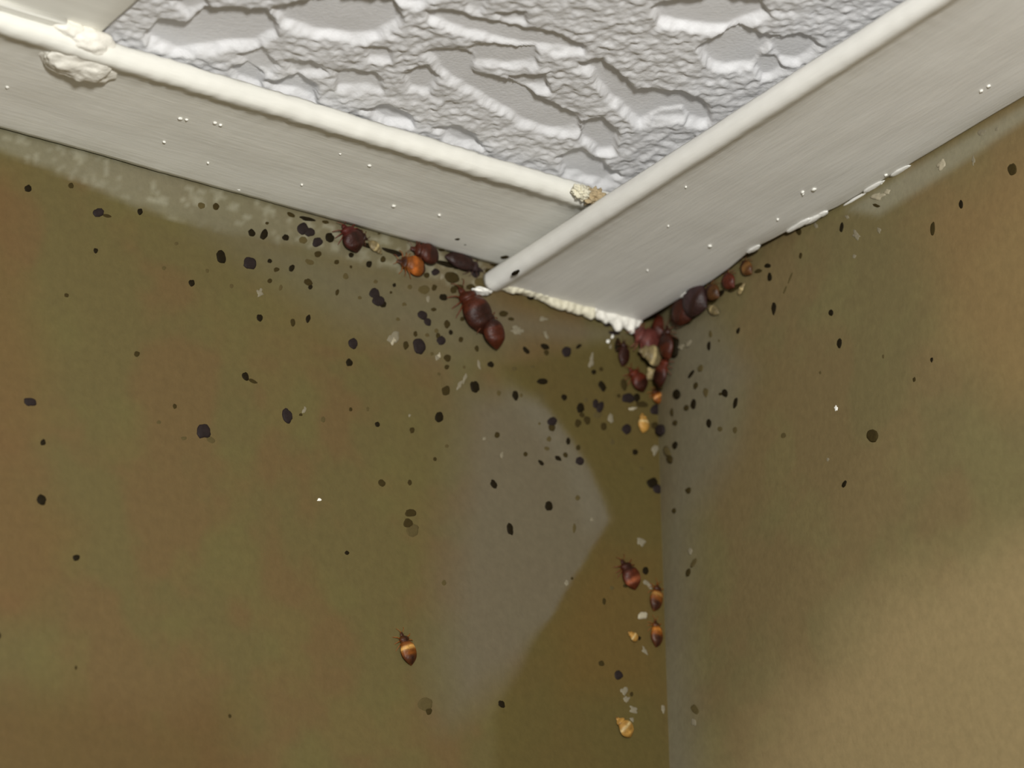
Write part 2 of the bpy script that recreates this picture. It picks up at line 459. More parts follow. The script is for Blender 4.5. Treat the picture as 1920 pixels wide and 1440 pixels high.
# thick paint blob where the cross bar meets the left trim
pb = hit(152, 120, 1, -WL + 1.5)
def at_left_trim(u, v, dz=-0.6): return hit(u, v, 2, ZL + dz)
o = lump('paint_blob', at_left_trim(152, 112, 0.4), [(4.6, 0.3, 0), (0, 3.2, -0.2), (0, 0, 1.6)], M_paint, 1.3, trimL, amp=0.14, freq=1.9, sub=5)
o = lump('paint_drip', at_left_trim(168, 78, 1.0), [(3.0, 0, 0), (0, 1.5, 0), (0, 0, 1.5)], M_paint, 4.3, trimL, amp=0.12, freq=1.5)
o = lump('paint_drip', at_left_trim(130, 55, 1.4), [(2.0, 0, 0), (0, 0.9, 0), (0, 0, 1.0)], M_paint, 6.3, trimL, amp=0.12, freq=1.5)
# folded lip of the cross bar's end
vl, fl = rough_box(XT - 26, XT - 4.5, -WL - 1.0, -WL - 0.1, ZL + 1.1, ZL + 2.1, 10, 12, 0.1, 8.0)
link_mesh('end_lip', vl, fl, M_trimL, tee)
# crumbling tan end of the left bead
c0 = at_left_trim(1118, 372, -0.3)
o = lump('broken_end', c0, [(1.5, 0, 0), (0, 0.9, 0), (0, 0, 1.0)], M_tan, 2.1, trimL, amp=0.45, freq=2.8, sub=4)
o['label'] = 'crumbling tan end of the bead'
o = lump('broken_end', at_left_trim(1090, 362, -0.3), [(1.1, 0, 0), (0, 0.8, 0), (0, 0, 0.8)], M_cream, 5.1, trimL, amp=0.4, freq=2.8, sub=4)

# ragged paint along the cut end of the right trim
def at_end(u, v): return hit(u, v, 1, -0.9)
ends = [(905, 548, 1.6, 0.45, M_white), (940, 530, 1.7, 1.0, M_paint), (958, 522, 1.2, 1.0, M_paint), (945, 563, 1.8, 0.5, M_cream), (1000, 572, 1.9, 0.8, M_cream), (1030, 582, 2.1, 0.9, M_cream),
        (1060, 588, 1.9, 0.9, M_cream), (1095, 590, 1.9, 1.2, M_paint), (1118, 594, 1.8, 1.5, M_paint), (1145, 598, 1.9, 1.6, M_paint), (1168, 600, 1.7, 1.5, M_paint), (1186, 597, 1.4, 1.3, M_paint),
        (1205, 588, 1.2, 0.8, M_cream)]
for i, (u, v_, w, h, m) in enumerate(ends[:2]):
    lump('flaking_paint', at_end(u, v_), [(w * 0.8, 0, 0), (0, 0.8, 0), (0, 0, h * 0.8)], m, 3.0 + i * 1.7, trimR, amp=0.2, freq=1.8, sub=4)
def paint_ridge(x0, x1, hs, m, seed):
    """ragged strip of broken paint hanging from the cut end of the trim"""
    verts = []; rings = []
    for x in np.arange(x0, x1, 0.16):
        h = float(np.interp(x, [q[0] for q in hs], [q[1] for q in hs]))
        h *= 1 + 0.55 * noise.noise(Vector((x * 0.9, seed, 0))) + 0.18 * noise.noise(Vector((x * 1.7, seed, 4)))
        ring = []
        for k in range(16):
            an = 2 * math.pi * k / 16
            y = -0.75 + 0.75 * math.cos(an); z = (0.25 + 0.25 * math.sin(an)) if math.sin(an) > 0 else 0.25 + (h + 0.25) * math.sin(an)
            nz = 0.28 * noise.noise(Vector((x * 1.3, y * 1.6, z * 1.6 + seed))) + 0.10 * noise.noise(Vector((x * 2.2, y * 3, z * 3 + seed)))
            ring.append(len(verts)); verts.append((x, min(-0.02, y + nz - 0.15), z + nz))
        rings.append(ring)
    faces = [[a_[k], b_[k], b_[(k + 1) % 16], a_[(k + 1) % 16]] for a_, b_ in zip(rings[:-1], rings[1:]) for k in range(16)]
    faces += [rings[0], rings[-1][::-1]]
    return link_mesh('flaking_paint', verts, faces, m, trimR)
paint_ridge(-22.5, -7.3, [(-22.5, .15), (-20, .6), (-18.6, .15), (-16, .3), (-14, .9), (-8, 1.1), (-7.3, .6)], M_cream, 2.0)
paint_ridge(-7.9, -0.3, [(-7.9, .5), (-6.5, 1.0), (-4, 1.45), (-1.6, 1.4), (-0.3, 0.3)], M_paint, 6.0)
# caulk ridges along the right wall edge
for i, (u, v_, w, h) in enumerate([(1290, 553, 1.3, 0.35), (1500, 424, 2.2, 0.5), (1528, 412, 1.8, 0.6), (1545, 403, 0.9, 0.5), (1610, 374, 2.4, 0.5), (1640, 352, 1.8, 0.5), (1690, 322, 1.6, 0.45), (1415, 469, 1.2, 0.4)]):
    p = hit(u, v_, 2, -0.05)
    lump('caulk_ridge', p, [(0.45, 0, 0), (0, w, 0), (0, 0, h * 0.38)], M_trimR, 20 + i, trimR, amp=0.15, freq=2.0, sub=3)
# dried crumbs stuck on the trims' faces
crumbL = [(16, 165, 9), (340, 224, 10), (352, 226, 7), (405, 232, 9), (416, 236, 8), (450, 357, 10), (310, 268, 7), (392, 307, 6), (695, 312, 9), (740, 388, 9), (826, 405, 7), (568, 348, 6), (640, 290, 6)]
for i, (u, v_, s) in enumerate(crumbL):
    r = s / 14 / 3.4
    lump('dried_speck', hit(u, v_, 2, ZL - 0.05), [(r * 1.3, 0, 0), (0, r, 0), (0, 0, 0.14)], M_white, i + 0.5, trimL, amp=0.3, freq=2, sub=2)
crumbR = [(1333, 463, 10), (1507, 362, 10), (1528, 357, 12), (1508, 365, 6), (1288, 352, 6), (1842, 172, 9), (1856, 163, 9), (1255, 425, 5), (1460, 413, 7), (1860, 230, 6), (1216, 508, 5), (1655, 345, 9), (1663, 330, 10)]
for i, (u, v_, s) in enumerate(crumbR):
    r = s / 14 / 3.4
    lump('dried_speck', hit(u, v_, 2, -0.05), [(r, 0, 0), (0, r * 1.3, 0), (0, 0, 0.16)], M_white, i + 30.5, trimR, amp=0.3, freq=2, sub=2)
# grime on the left trim near its end and the right tip
for i, (u, v_, w) in enumerate([(860, 450, 9), (874, 460, 6), (948, 484, 18), (934, 490, 14), (958, 492, 12), (926, 500, 14), (830, 470, 12), (805, 462, 7), (712, 440, 5)]):
    r = w / 14 / 2
    lump('grime_spot', hit(u, v_, 2, ZL), [(r, 0, 0), (0, r, 0), (0, 0, 0.07)], M_B, i + 60.5, trimL, amp=0.3, freq=2, sub=2)
for i, (u, v_, w, h) in enumerate([(969, 512, 7, 16), (998, 557, 12, 10), (1112, 586, 7, 5)]):
    p = hit(u, v_, 2, -1.0 if i == 0 else 0.0)
    lump('grime_spot', p + np.array([-0.1, -0.1, -0.15]), [(w / 28, 0, 0), (0, h / 20, 0), (0, 0, 0.25)], M_K, i + 70.5, trimR, amp=0.3, freq=2, sub=2)

# ---------------------------------------------------------------- placing on the walls
corner_u = lambda v: float(np.interp(v, [560, 615, 720, 1000, 1440], [1195, 1205, 1243, 1246, 1246]))
XCU, XCV = proj(np.array([3.0, 0.0]), np.array([0.0, 0.0]), np.array([0.0, -57.0]))
def side_of(u, v):
    t = (v - XCV[0]) / (XCV[1] - XCV[0])
    return 'L' if u < XCU[0] + t * (XCU[1] - XCU[0]) else 'R'

def wall_pt(u, v, side=None, off=0.0):
    s = side or side_of(u, v)
    if s == 'L':
        p = hit(u, v, 1, 0.0); d = float(relief_left(np.array([p[0]]), np.array([p[2]]))[0]) * min(1, max(0, -p[0] / 3))
        p = p.copy(); p[1] = d - off
    else:
        p = hit(u, v, 0, 0.0); d = float(relief_right(np.array([p[1]]), np.array([p[2]]))[0])
        p = hit(u, v, 0, d); p[0] = d - off
    return p, s

# ---------------------------------------------------------------- bugs
def rgb(c): return np.array(lin(c))
def build_bug(name, head, tail, wr, style, seed, side=None, lift=0.0, thick=None, legs=True, tiltv=(0, 0, 0)):
    """head/tail: points in the photo; wr = width / length"""
    a, s = wall_pt(*head, side=side); b, _ = wall_pt(*tail, side=s)
    n = np.array([0, -1.0, 0]) if s == 'L' else np.array([-1.0, 0, 0])
    fw = a - b; L = np.linalg.norm(fw); fw = fw / L; fw = fw + np.array(tiltv); fw -= n * fw.dot(n) * 0.0; fw /= np.linalg.norm(fw)
    sd = np.cross(n, fw); sd /= np.linalg.norm(sd); up = np.cross(fw, sd)
    mid = (a + b) / 2
    rnd = random.Random(seed)
    Wd = L * wr; H = (thick or 0.30) * Wd
    # outline: t from head (0) to tail (1)
    T = [0, .02, .06, .10, .13, .145, .16, .19, .23, .27, .295, .31, .34, .38, .43, .48, .53, .58, .63, .68, .73, .78, .83, .88, .92, .96, .985, 1.0]
    wk = {0: .0, .02: .10, .06: .20, .10: .24, .13: .22, .145: .28, .16: .42, .19: .56, .23: .64, .27: .64, .295: .56, .31: .56}
    def width(t):
        if t in wk: return wk[t]
        x = (t - .31) / .69
        return 0.56 + 0.44 * math.sin(min(1, x / 0.42) * math.pi / 2) if x < 0.42 else max(0.0, math.cos(((x - .42) / .58) ** 1.25 * math.pi / 2)) ** 0.8
    base, dark, band = style
    verts = []; cols = []; rings = []
    NA = 20
    for i, t in enumerate(T):
        w = max(0.012, width(t) * 0.5) * Wd
        hh = H * (0.35 + 0.65 * math.sin(min(1, max(0, t) * 1.25 + .08) * math.pi * 0.72)) * max(0.1, min(1, w / Wd * 2.6))
        seg = 1.0
        if t > .31: seg = 1.0 - 0.10 * abs(math.sin((t - .31) / .69 * math.pi * 7.5)) ** 6 - (0.05 if i % 2 else 0)
        ring = []
        for k in range(NA):
            an = 2 * math.pi * k / NA
            cy = math.cos(an); cz = math.sin(an)
            z = cz * hh * seg * (0.55 if cz < 0 else 1.0)
            # flattened edge like a real bedbug
            y = cy * w * (1 if abs(cz) < .5 else 1.0) * (1 + 0.03 * (seg - 1) * -10)
            x = L * (0.5 - t)
            q = mid + fw * x + sd * y + up * (z + hh * 0.45 + 0.12 + lift)
            ring.append(len(verts)); verts.append(tuple(q - mid))
            nn = noise.noise(Vector((x * 1.6 + seed, y * 1.6, seed))) * 0.5 + 0.5
            c = base * (0.75 + 0.5 * nn)
            dk = 0.0
            for (t0, t1) in dark:
                dk = max(dk, min(1, max(0, (t - t0) / .05 + 0.5)) * min(1, max(0, (t1 - t) / .05 + 0.5)))
            dk *= 0.6 + 0.4 * (1 - abs(cy))
            c = c * (1 - dk) + rgb((38, 16, 8)) * dk
            if band is not None:
                t0, wd, bc = band
                bk = math.exp(-((t - t0 - 0.02 * cy) / wd) ** 2) * (0.5 + 0.5 * nn)
                c = c * (1 - bk) + rgb(bc) * bk
            cols.append(c)
        rings.append(ring)
    faces = []
    for r0, r1 in zip(rings[:-1], rings[1:]):
        for k in range(NA):
            j = (k + 1) % NA; faces.append([r0[k], r1[k], r1[j], r0[j]])
    faces.append(rings[0]); faces.append(rings[-1][::-1])
    def tube(pts, r0, r1, col):
        prev = None
        for i, p in enumerate(pts):
            d = pts[min(i + 1, len(pts) - 1)] - pts[max(i - 1, 0)]; d = d / (np.linalg.norm(d) + 1e-9)
            e1 = np.cross(d, up + 0.01); e1 /= np.linalg.norm(e1) + 1e-9; e2 = np.cross(d, e1)
            r = r0 + (r1 - r0) * i / (len(pts) - 1)
            ring = []
            for k in range(6):
                an = math.pi * k / 3
                ring.append(len(verts)); verts.append(tuple(p + (e1 * math.cos(an) + e2 * math.sin(an)) * r)); cols.append(col)
            if prev:
                for k in range(6):
                    j = (k + 1) % 6; faces.append([prev[k], ring[k], ring[j], prev[j]])
            prev = ring
    legc = base * 1.3 + rgb((60, 35, 12)) * 0.5
    def loc3(x, y, z): return fw * (L * (0.5 - x)) + sd * (y * Wd) + up * (z + lift)
    if legs:
        for sg in (-1, 1):
            for j, (t0, reach, fwd) in enumerate([(.20, .08, -.06), (.27, .10, .04), (.33, .12, .16)]):
                e = rnd.uniform(-.04, .04)
                tube([loc3(t0, sg * .22, .15 * H + .1), loc3(t0 + fwd * .5 + e, sg * (.44 + reach * .5), .55 * H + .1), loc3(t0 + fwd + e, sg * (.5 + reach), .02), loc3(t0 + fwd * 1.2 + e, sg * (.54 + reach), .02)],
                     0.03 * Wd, 0.014 * Wd, legc)
            tube([loc3(.03, sg * .07, .3 * H + .1), loc3(-.06, sg * .20, .4 * H + .1), loc3(-.09, sg * .25, .2 * H + .08), loc3(-.11, sg * .24, .1 * H + .05)], 0.018 * Wd, 0.009 * Wd, legc)
            # eyes
            p = loc3(.085, sg * .125, .5 * H)
            c0 = len(verts)
            for dx, dy, dz in [(1, 0, 0), (-1, 0, 0), (0, 1, 0), (0, -1, 0), (0, 0, 1), (0, 0, -1)]:
                verts.append(tuple(p + (fw * dx + sd * dy + up * dz) * 0.03 * Wd)); cols.append(rgb((20, 10, 8)))
            for tri in [(0, 2, 4), (2, 1, 4), (1, 3, 4), (3, 0, 4), (2, 0, 5), (1, 2, 5), (3, 1, 5), (0, 3, 5)]:
                faces.append([c0 + q for q in tri])
    o = link_mesh(name, verts, faces, M_bug, None, loc=mid, colors=np.array(cols))
    mod = o.modifiers.new('smooth', 'SUBSURF'); mod.levels = 1; mod.render_levels = 1
    return o, s

RED = rgb((82, 31, 14)); DRED = rgb((60, 23, 8)); ORG = rgb((118, 64, 16)); BRN = rgb((98, 60, 24)); PINK = rgb((88, 44, 38)); YEL = rgb((150, 112, 52)); PUR = rgb((52, 36, 36)); PALE = rgb((170, 150, 105))
# name, head, tail, w/l, (base, dark spans, band), label, category, opts
bugs = [
 ('bed_bug', (1166, 1050), (1192, 1108), .66, (DRED * 1.5, [(0, .42)], (.72, .07, (150, 84, 54))), 'dark red bed bug with pale mark, halfway down the wall corner above two nymphs', {}),
 ('bed_bug_nymph', (1234, 1094), (1226, 1148), .46, (ORG * .75, [(.1, .35), (.68, .98)], (.47, .06, (160, 120, 62))), 'brown banded nymph right below the dark red bug in the wall corner', {'side': 'L'}),
 ('bed_bug_nymph', (1229, 1162), (1231, 1216), .48, (ORG * .85, [(.05, .32), (.62, 1.0)], (.40, .09, (176, 112, 44))), 'lower orange brown nymph of the two touching the wall corner', {'side': 'L'}),
 ('bed_bug_nymph', (752, 1186), (772, 1250), .52, (ORG * .85, [(.0, .34), (.72, 1.0)], (.50, .05, (226, 176, 96))), 'lone orange nymph with a pale band, low on the left wall', {}),
 ('bed_bug', (860, 540), (908, 630), .62, (DRED * 1.25, [(.5, 1.0)], None), 'dark red bed bug whose head tucks under the white broken tip of the right trim', {'thick': .4}),
 ('bed_bug', (898, 588), (926, 662), .58, (DRED * 1.2, [(.05, .5)], None), 'dark red bed bug lying against and below the one under the trim tip', {'lift': .7, 'thick': .4}),
 ('bed_bug', (640, 424), (668, 478), .80, (rgb((72, 26, 20)), [(.4, 1)], None), 'dark maroon bed bug wedged under the left trim, leftmost of the bugs there', {'lift': .3}),
 ('bed_bug', (690, 452), (652, 440), .60, (DRED * .8, [(.0, 1)], None), 'blackish bed bug squeezed under the left trim beside the maroon one', {'lift': .1}),
 ('bed_bug_nymph', (742, 492), (796, 512), .62, (ORG * .8, [(.0, .25), (.8, 1)], (.52, .10, (170, 92, 32))), 'orange brown nymph just below the left trim, left of the trim joint', {'lift': .2}),
 ('bed_bug', (765, 470), (818, 492), .66, (DRED * 1.1, [(.55, 1)], None), 'reddish brown bed bug under the left trim right above the orange nymph', {'lift': .5}),
 ('bed_bug', (905, 512), (832, 484), .38, (PUR * .7, [(.3, 1)], None), 'purplish black bed bug under the left trim next to the joint', {'lift': .2}),
 ('bed_bug', (1175, 625), (1232, 668), .72, (PINK, [(.75, 1)], None), 'pinkish red bed bug right under the lowest corner of the right trim', {'lift': .9, 'side': 'L'}),
 ('bed_bug', (1250, 600), (1218, 650), .70, (RED * .65, [(.0, .45)], None), 'dark bed bug to the right of the pinkish one in the corner cluster', {'lift': 1.3, 'side': 'L'}),
 ('bed_bug', (1258, 612), (1262, 678), .52, (DRED * 1.1, [(.0, .6)], None), 'dark brown bed bug on the right wall side of the corner cluster', {'side': 'R', 'lift': .3}),
 ('bed_bug', (1258, 668), (1242, 730), .56, (RED * .8, [(.5, 1)], None), 'red bed bug hanging vertically below the corner cluster, right of the pale skin', {'side': 'R', 'lift': .2}),
 ('bed_bug', (1178, 692), (1206, 738), .72, (RED * .9, [(.6, 1)], None), 'red bed bug directly below the pale skin in the corner cluster', {'lift': .2, 'side': 'L'}),
 ('bed_bug', (1170, 640), (1166, 690), .44, (DRED * .9, [(.0, 1)], None), 'narrow dark bed bug along the left of the pale skin', {'lift': .1, 'side': 'L'}),
 ('bed_bug', (1216, 662), (1246, 700), .40, (RED * .75, [(.6, 1)], None), 'slim red bed bug between the pale skin and the hanging red one', {'lift': .6, 'side': 'L'}),
 ('bed_bug', (1275, 572), (1306, 600), .78, (DRED * .8, [(.0, .5)], None), 'dark bed bug on the right wall just under the right trim edge, nearest the cluster', {'side': 'R', 'lift': .3}),
 ('bed_bug', (1297, 552), (1334, 580), .80, (PUR, [(.7, 1)], None), 'purplish grey bed bug under the right trim, second from the cluster', {'side': 'R', 'lift': .4}),
 ('bed_bug_nymph', (1334, 540), (1356, 560), .66, (BRN * .5, [(.0, .5)], None), 'small dark brown nymph under the right trim', {'side': 'R', 'lift': .3}),
 ('bed_bug_nymph', (1366, 516), (1384, 542), .66, (RED * .8, [(.0, .35)], None), 'small reddish nymph under the right trim', {'side': 'R', 'lift': .3}),
 ('bed_bug_nymph', (1398, 492), (1416, 516), .60, (BRN * .6, [(.0, .4)], (.6, .12, (130, 92, 48))), 'small brown nymph under the right trim, farthest from the corner cluster', {'side': 'R', 'lift': .2}),
 ('bed_bug_nymph', (1222, 732), (1236, 762), .85, (ORG * .9, [(.0, .35)], (.55, .07, (214, 150, 84))), 'orange nymph beside the blackish lump at the bottom of the corner cluster', {'side': 'L', 'lift': .3}),
]
landmarks = []
for i, (nm, h, t, wr, st, lab, op) in enumerate(bugs):
    o, s = build_bug(nm, h, t, wr, st, 3 + i * 5, **op)
    tag(o, lab, 'insect', 'bed bugs clustered in the corner and under the trims')

skins = [
 ((1205, 776), (1206, 814), .60, YEL * 1.25, 'pale yellowish shed skin under the corner cluster', {'side': 'L'}),
 ((1156, 1346), (1184, 1384), .72, YEL * 1.0, 'yellow brown shed skin lowest in the wall corner near the bottom', {'side': 'L'}),
 ((1178, 1186), (1196, 1204), .70, YEL * 1.1, 'tiny yellow shed skin left of the lower corner nymph', {'side': 'L'}),
 ((1180, 668), (1222, 690), .80, PALE * .42, 'round pale shed skin ringed by red bugs in the corner cluster', {'side': 'L', 'lift': 1.9}),
 ((1212, 716), (1226, 692), .66, PALE * .6, 'small pale shed skin between the two lower red bugs of the cluster', {'side': 'L', 'lift': .2}),
 ((716, 480), (690, 456), .60, PALE * .45, 'dull tan shed skin under the left trim right of the maroon bug', {'lift': .1}),
 ((1330, 575), (1352, 590), .40, PALE * .35, 'dull shed skin under the right trim below the dark bugs', {'side': 'R'}),
 ((1402, 530), (1388, 556), .40, PALE * .5, 'slim pale shed skin under the right trim near the small nymphs', {'side': 'R'}),
]
for i, (h, t, wr, base, lab, op) in enumerate(skins):
    o, s = build_bug('shed_skin', h, t, wr, (base, [(.0, .06)], (.5, .05, (200, 180, 130))), 201 + i, legs=False, thick=.3, **op)
    tag(o, lab, 'shed skin', 'shed skins in the corner')

# ---------------------------------------------------------------- droppings and flakes
def blob_on_wall(name, u, v, w, h, m, seed, hgt=0.16, ang=0.0, amp=0.22, side=None, off=0.0):
    c, s = wall_pt(u, v, side=side, off=off)
    ca, sa = math.cos(math.radians(ang)), math.sin(math.radians(ang))
    px, s_ = wall_pt(u + w / 2 * ca, v + w / 2 * sa, side=s, off=off); a = px - c
    py, s_ = wall_pt(u - h / 2 * sa, v + h / 2 * ca, side=s, off=off); b = py - c
    n = np.array([0, -1.0, 0]) if s == 'L' else np.array([-1.0, 0, 0])
    a -= n * a.dot(n); b -= n * b.dot(n)
    if np.dot(np.cross(a, b), n) < 0: b = -b
    NR, NC = 5, 18
    H = hgt * math.sqrt(np.linalg.norm(a) * np.linalg.norm(b)) * 2
    verts = [tuple(n * H)]; faces = []
    for r in range(1, NR + 1):
        f = r / NR
        for k in range(NC):
            th = 2 * math.pi * k / NC
            rr = f * (1 + amp * 1.7 * (noise.noise(Vector((math.cos(th) * 1.1 + seed, math.sin(th) * 1.1, seed * .3))) + .5 * noise.noise(Vector((math.cos(th) * 2.6 + seed, math.sin(th) * 2.6, 5)))))
            zz = H * math.sqrt(max(0, 1 - f ** 2.2)) * (1 + .3 * noise.noise(Vector((math.cos(th) * f * 2, math.sin(th) * f * 2, seed))))
            if r == NR: zz = -0.08
            verts.append(tuple(a * math.cos(th) * rr + b * math.sin(th) * rr + n * zz))
    for k in range(NC):
        j = (k + 1) % NC
        faces.append([0, 1 + k, 1 + j])
        for r in range(NR - 1):
            faces.append([1 + r * NC + k, 1 + (r + 1) * NC + k, 1 + (r + 1) * NC + j, 1 + r * NC + j])
    faces.append([1 + (NR - 1) * NC + k for k in range(NC)][::-1])
    o = link_mesh(name, verts, faces, m, None, loc=c)
    return o, s

MM = {'K': M_K, 'P': M_P, 'B': M_B, 'F': M_F}
D = [l.split() for l in '''55 355 16 14 K 0
135 350 12 12 B 0
187 400 22 18 P 0
203 406 18 7 B 10
265 398 11 14 K 0
182 471 9 11 K 0
127 555 10 9 B 0
310 504 9 9 F 0
333 458 8 8 F 0
362 532 13 14 K 0
417 483 18 26 K -20
471 495 25 24 P 0
508 491 10 9 K 0
520 507 13 10 B -20
549 504 11 15 K 30
508 528 10 11 B 0
528 541 8 14 F 20
580 531 20 14 B 30
584 540 10 10 K 0
436 538 9 10 F 0
391 509 8 9 F 0
489 597 12 15 K -25
551 606 10 17 B 0
580 599 9 16 K 15
259 665 12 12 B 0
463 707 13 18 K -25
476 716 22 7 B 25
330 763 8 11 B 0
300 793 10 8 F 0
59 755 26 17 P 10
541 780 19 31 P -20
566 779 8 6 B 0
608 788 10 12 F 0
83 831 11 14 K 20
384 810 27 29 P -20
398 826 18 12 F 30
347 823 13 8 F 0
80 939 18 22 K 0
145 1047 14 14 K 0
1 1193 8 14 K 0
145 1253 6 9 B 0
433 1344 7 9 B 0
474 438 14 18 K -25
497 441 15 23 K 25
538 447 14 13 K 0
570 430 24 24 P 0
582 437 20 18 P 0
597 456 22 20 P 0
570 452 18 16 F 0
620 447 18 19 K 0
598 478 14 13 B 0
503 420 8 6 B 0
547 404 18 9 B 30
578 412 32 8 K 12
612 418 16 7 B 10
380 387 16 14 F 0
407 389 14 15 B -30
582 493 20 12 F 20
633 493 11 10 B -20
634 550 7 14 B 15
660 502 6 7 B 0
650 520 12 14 F 0
604 385 5 5 F 0
694 497 12 14 K 0
660 480 12 9 K 0
720 488 12 13 B 0
704 552 20 22 P -20
712 566 26 20 P 20
720 572 13 14 K 0
741 536 8 8 K 0
735 550 6 6 B 0
745 478 18 10 P 25
797 545 24 18 F 0
816 541 11 14 B 20
770 540 10 10 F 0
833 559 17 13 K 15
794 593 22 16 P 25
804 605 14 18 P -30
815 582 12 8 B 0
664 645 19 22 P 0
657 681 13 16 K -30
710 797 10 10 K -30
660 769 7 9 B 0
692 768 7 10 F 0
788 651 24 32 P -20
763 649 12 18 B 0
781 628 9 12 B 0
829 640 18 18 P 20
823 631 10 12 B 0
840 610 13 17 B 0
847 625 9 10 K 0
820 622 10 10 F 0
841 673 16 15 B 0
840 690 10 10 B 0
803 630 10 8 F 0
825 703 7 7 F 0
896 655 9 13 B 0
866 638 10 12 B 0
922 685 13 12 K 20
838 734 17 20 B 0
893 727 18 25 K -25
937 739 9 12 F 0
826 783 17 21 K 15
945 590 20 13 B 0
850 522 30 22 B 20
862 540 20 12 B 0
873 505 30 14 K 15
893 512 18 24 P 0
818 512 18 14 P 0
802 518 12 12 B 0
775 808 11 13 B 0
840 838 9 8 F 0
818 862 8 9 B 0
934 817 11 13 B -15
718 907 13 17 B -30
771 906 9 12 B 0
928 909 13 18 K -25
1031 950 15 20 K 0
959 993 13 26 K -10
772 963 24 16 B 0
768 983 20 20 B 0
775 995 26 30 F 0
835 1094 10 12 F 0
653 1038 10 9 K 0
1085 935 11 11 F 0
1079 992 7 20 F 0
1075 1086 6 6 B 0
987 853 9 10 B 0
1016 869 8 14 K -40
1037 792 19 18 P 0
1037 803 14 16 B 0
1013 796 6 6 F 0
1031 825 10 12 F 0
1027 843 12 8 F 20
1048 861 16 9 K 30
1062 855 10 11 B 0
1067 829 10 14 K 0
1086 841 9 11 B 0
1089 866 18 17 P 20
968 743 13 20 K -10
979 743 6 9 F 0
1019 717 23 12 K 0
966 693 12 10 F 0
988 659 19 9 K 45
1023 652 17 12 K 25
1026 663 10 12 B 0
1064 661 19 21 P 0
1087 651 14 7 K -40
1090 766 15 21 K 0
1093 780 12 10 B 0
1085 795 14 16 B 0
1102 790 14 18 B 0
1118 758 12 18 P 0
1127 765 14 24 P 20
1059 747 11 13 K -30
1115 699 10 10 K 0
1129 694 9 9 B 0
1131 726 13 22 K -30
1134 801 13 16 B 0
1122 780 18 14 F 0
1100 752 8 9 F 0
1162 744 9 8 B 0
1180 748 26 20 P 0
1196 747 13 18 K 0
1177 807 19 20 P 0
1232 770 24 20 P 0
1239 808 14 22 P 10
1230 800 14 16 B 0
1193 849 12 12 K 0
1225 908 22 20 K -20
1234 918 16 20 P -30
1175 1100 10 8 B 0
1130 1245 12 12 B 0
1162 1267 17 19 P -20
1187 1303 8 10 B 0
943 1322 13 17 K -30
800 1322 32 28 F 0
806 1335 13 15 B 0
1213 1072 12 16 K 0
1150 1104 9 9 F 0
1135 1129 8 14 B 0
1201 1198 7 9 K 0
1127 603 20 8 K 10
1140 612 14 6 P 0
960 600 14 8 B 0
1252 848 9 22 F -20
1257 862 9 16 B -15
1267 836 8 13 K 10
1265 959 6 10 B 0
1292 921 11 12 B 20
1270 740 11 18 K 0
1306 724 8 13 B 10
1325 737 10 18 F 0
1361 739 11 17 K 0
1353 740 8 6 B 0
1381 757 8 22 K 15
1302 759 9 19 K 8
1288 766 8 11 B 0
1261 774 4 16 B 0
1267 794 7 10 B 0
1331 795 9 18 K -5
1298 702 5 18 K 35
1315 692 10 14 F 20
1331 650 6 18 K 0
1334 628 6 14 F 0
1386 622 7 14 K 12
1453 580 9 25 K 3
1560 588 10 14 K 0
1576 645 10 23 K 5
1380 808 9 14 F 0
1352 806 10 10 F 0
1503 481 6 13 B 10
1484 522 4 26 F 22
1474 545 4 20 F 22
1445 521 9 17 K 0
1441 500 12 10 K 0
1500 436 12 14 B 0
1580 428 7 22 K 8
1751 430 10 30 B 5
1804 385 8 18 K -5
1900 320 20 24 B 0
1645 387 16 7 B 20
1749 676 7 11 K 0
1658 670 5 10 F 0
1716 713 7 11 B 0
1637 818 24 27 B 0
1585 909 8 16 K 30
1471 818 11 12 F 0
1755 830 8 20 F 15
1785 815 9 28 F 20
1680 1015 24 13 B -28
1725 1038 22 8 F -20
1616 1041 7 11 B 0
1637 1244 7 18 K 0
1640 1268 8 16 K -10
1562 1236 9 18 B 0
1578 1190 10 26 F -30
1590 1200 18 9 F -10
1292 1075 9 16 B 20
1303 1056 9 22 F 30
1878 603 4 9 B 0
1602 1292 5 12 F 0
1305 1332 14 24 F -30
1678 1093 6 8 F 0
1727 916 10 10 F 0
1626 1142 6 8 F 0
1350 640 4 5 F 0
1540 700 5 7 F 0
905 532 34 20 F 10
858 500 26 13 K 15
922 512 24 12 B 20
884 540 20 12 B 0
690 462 38 9 K 17
738 474 44 9 K 17
836 497 40 10 K 16
852 545 14 16 B 0
1160 650 12 30 K 0
1153 626 22 8 P 10
1262 652 22 40 K 10
1336 566 38 12 B -35
1382 540 34 10 B -32
1352 552 20 10 K -35
1290 600 30 16 B -30
1424 510 16 9 B -20
1172 722 14 26 B 0
1238 722 10 22 B 0
1206 760 24 12 B 0
748 600 9 8 F 0
706 530 10 8 F 0
676 560 9 8 F 0
760 572 10 8 F 0
868 600 9 10 B 0
812 665 8 8 F 0
872 690 7 7 F 0
1000 690 8 7 F 0
1150 830 10 12 F 0
1205 880 9 8 F 0'''.split('\n')]  # dark blobs left of the corner cluster stand in for its shaded crevice

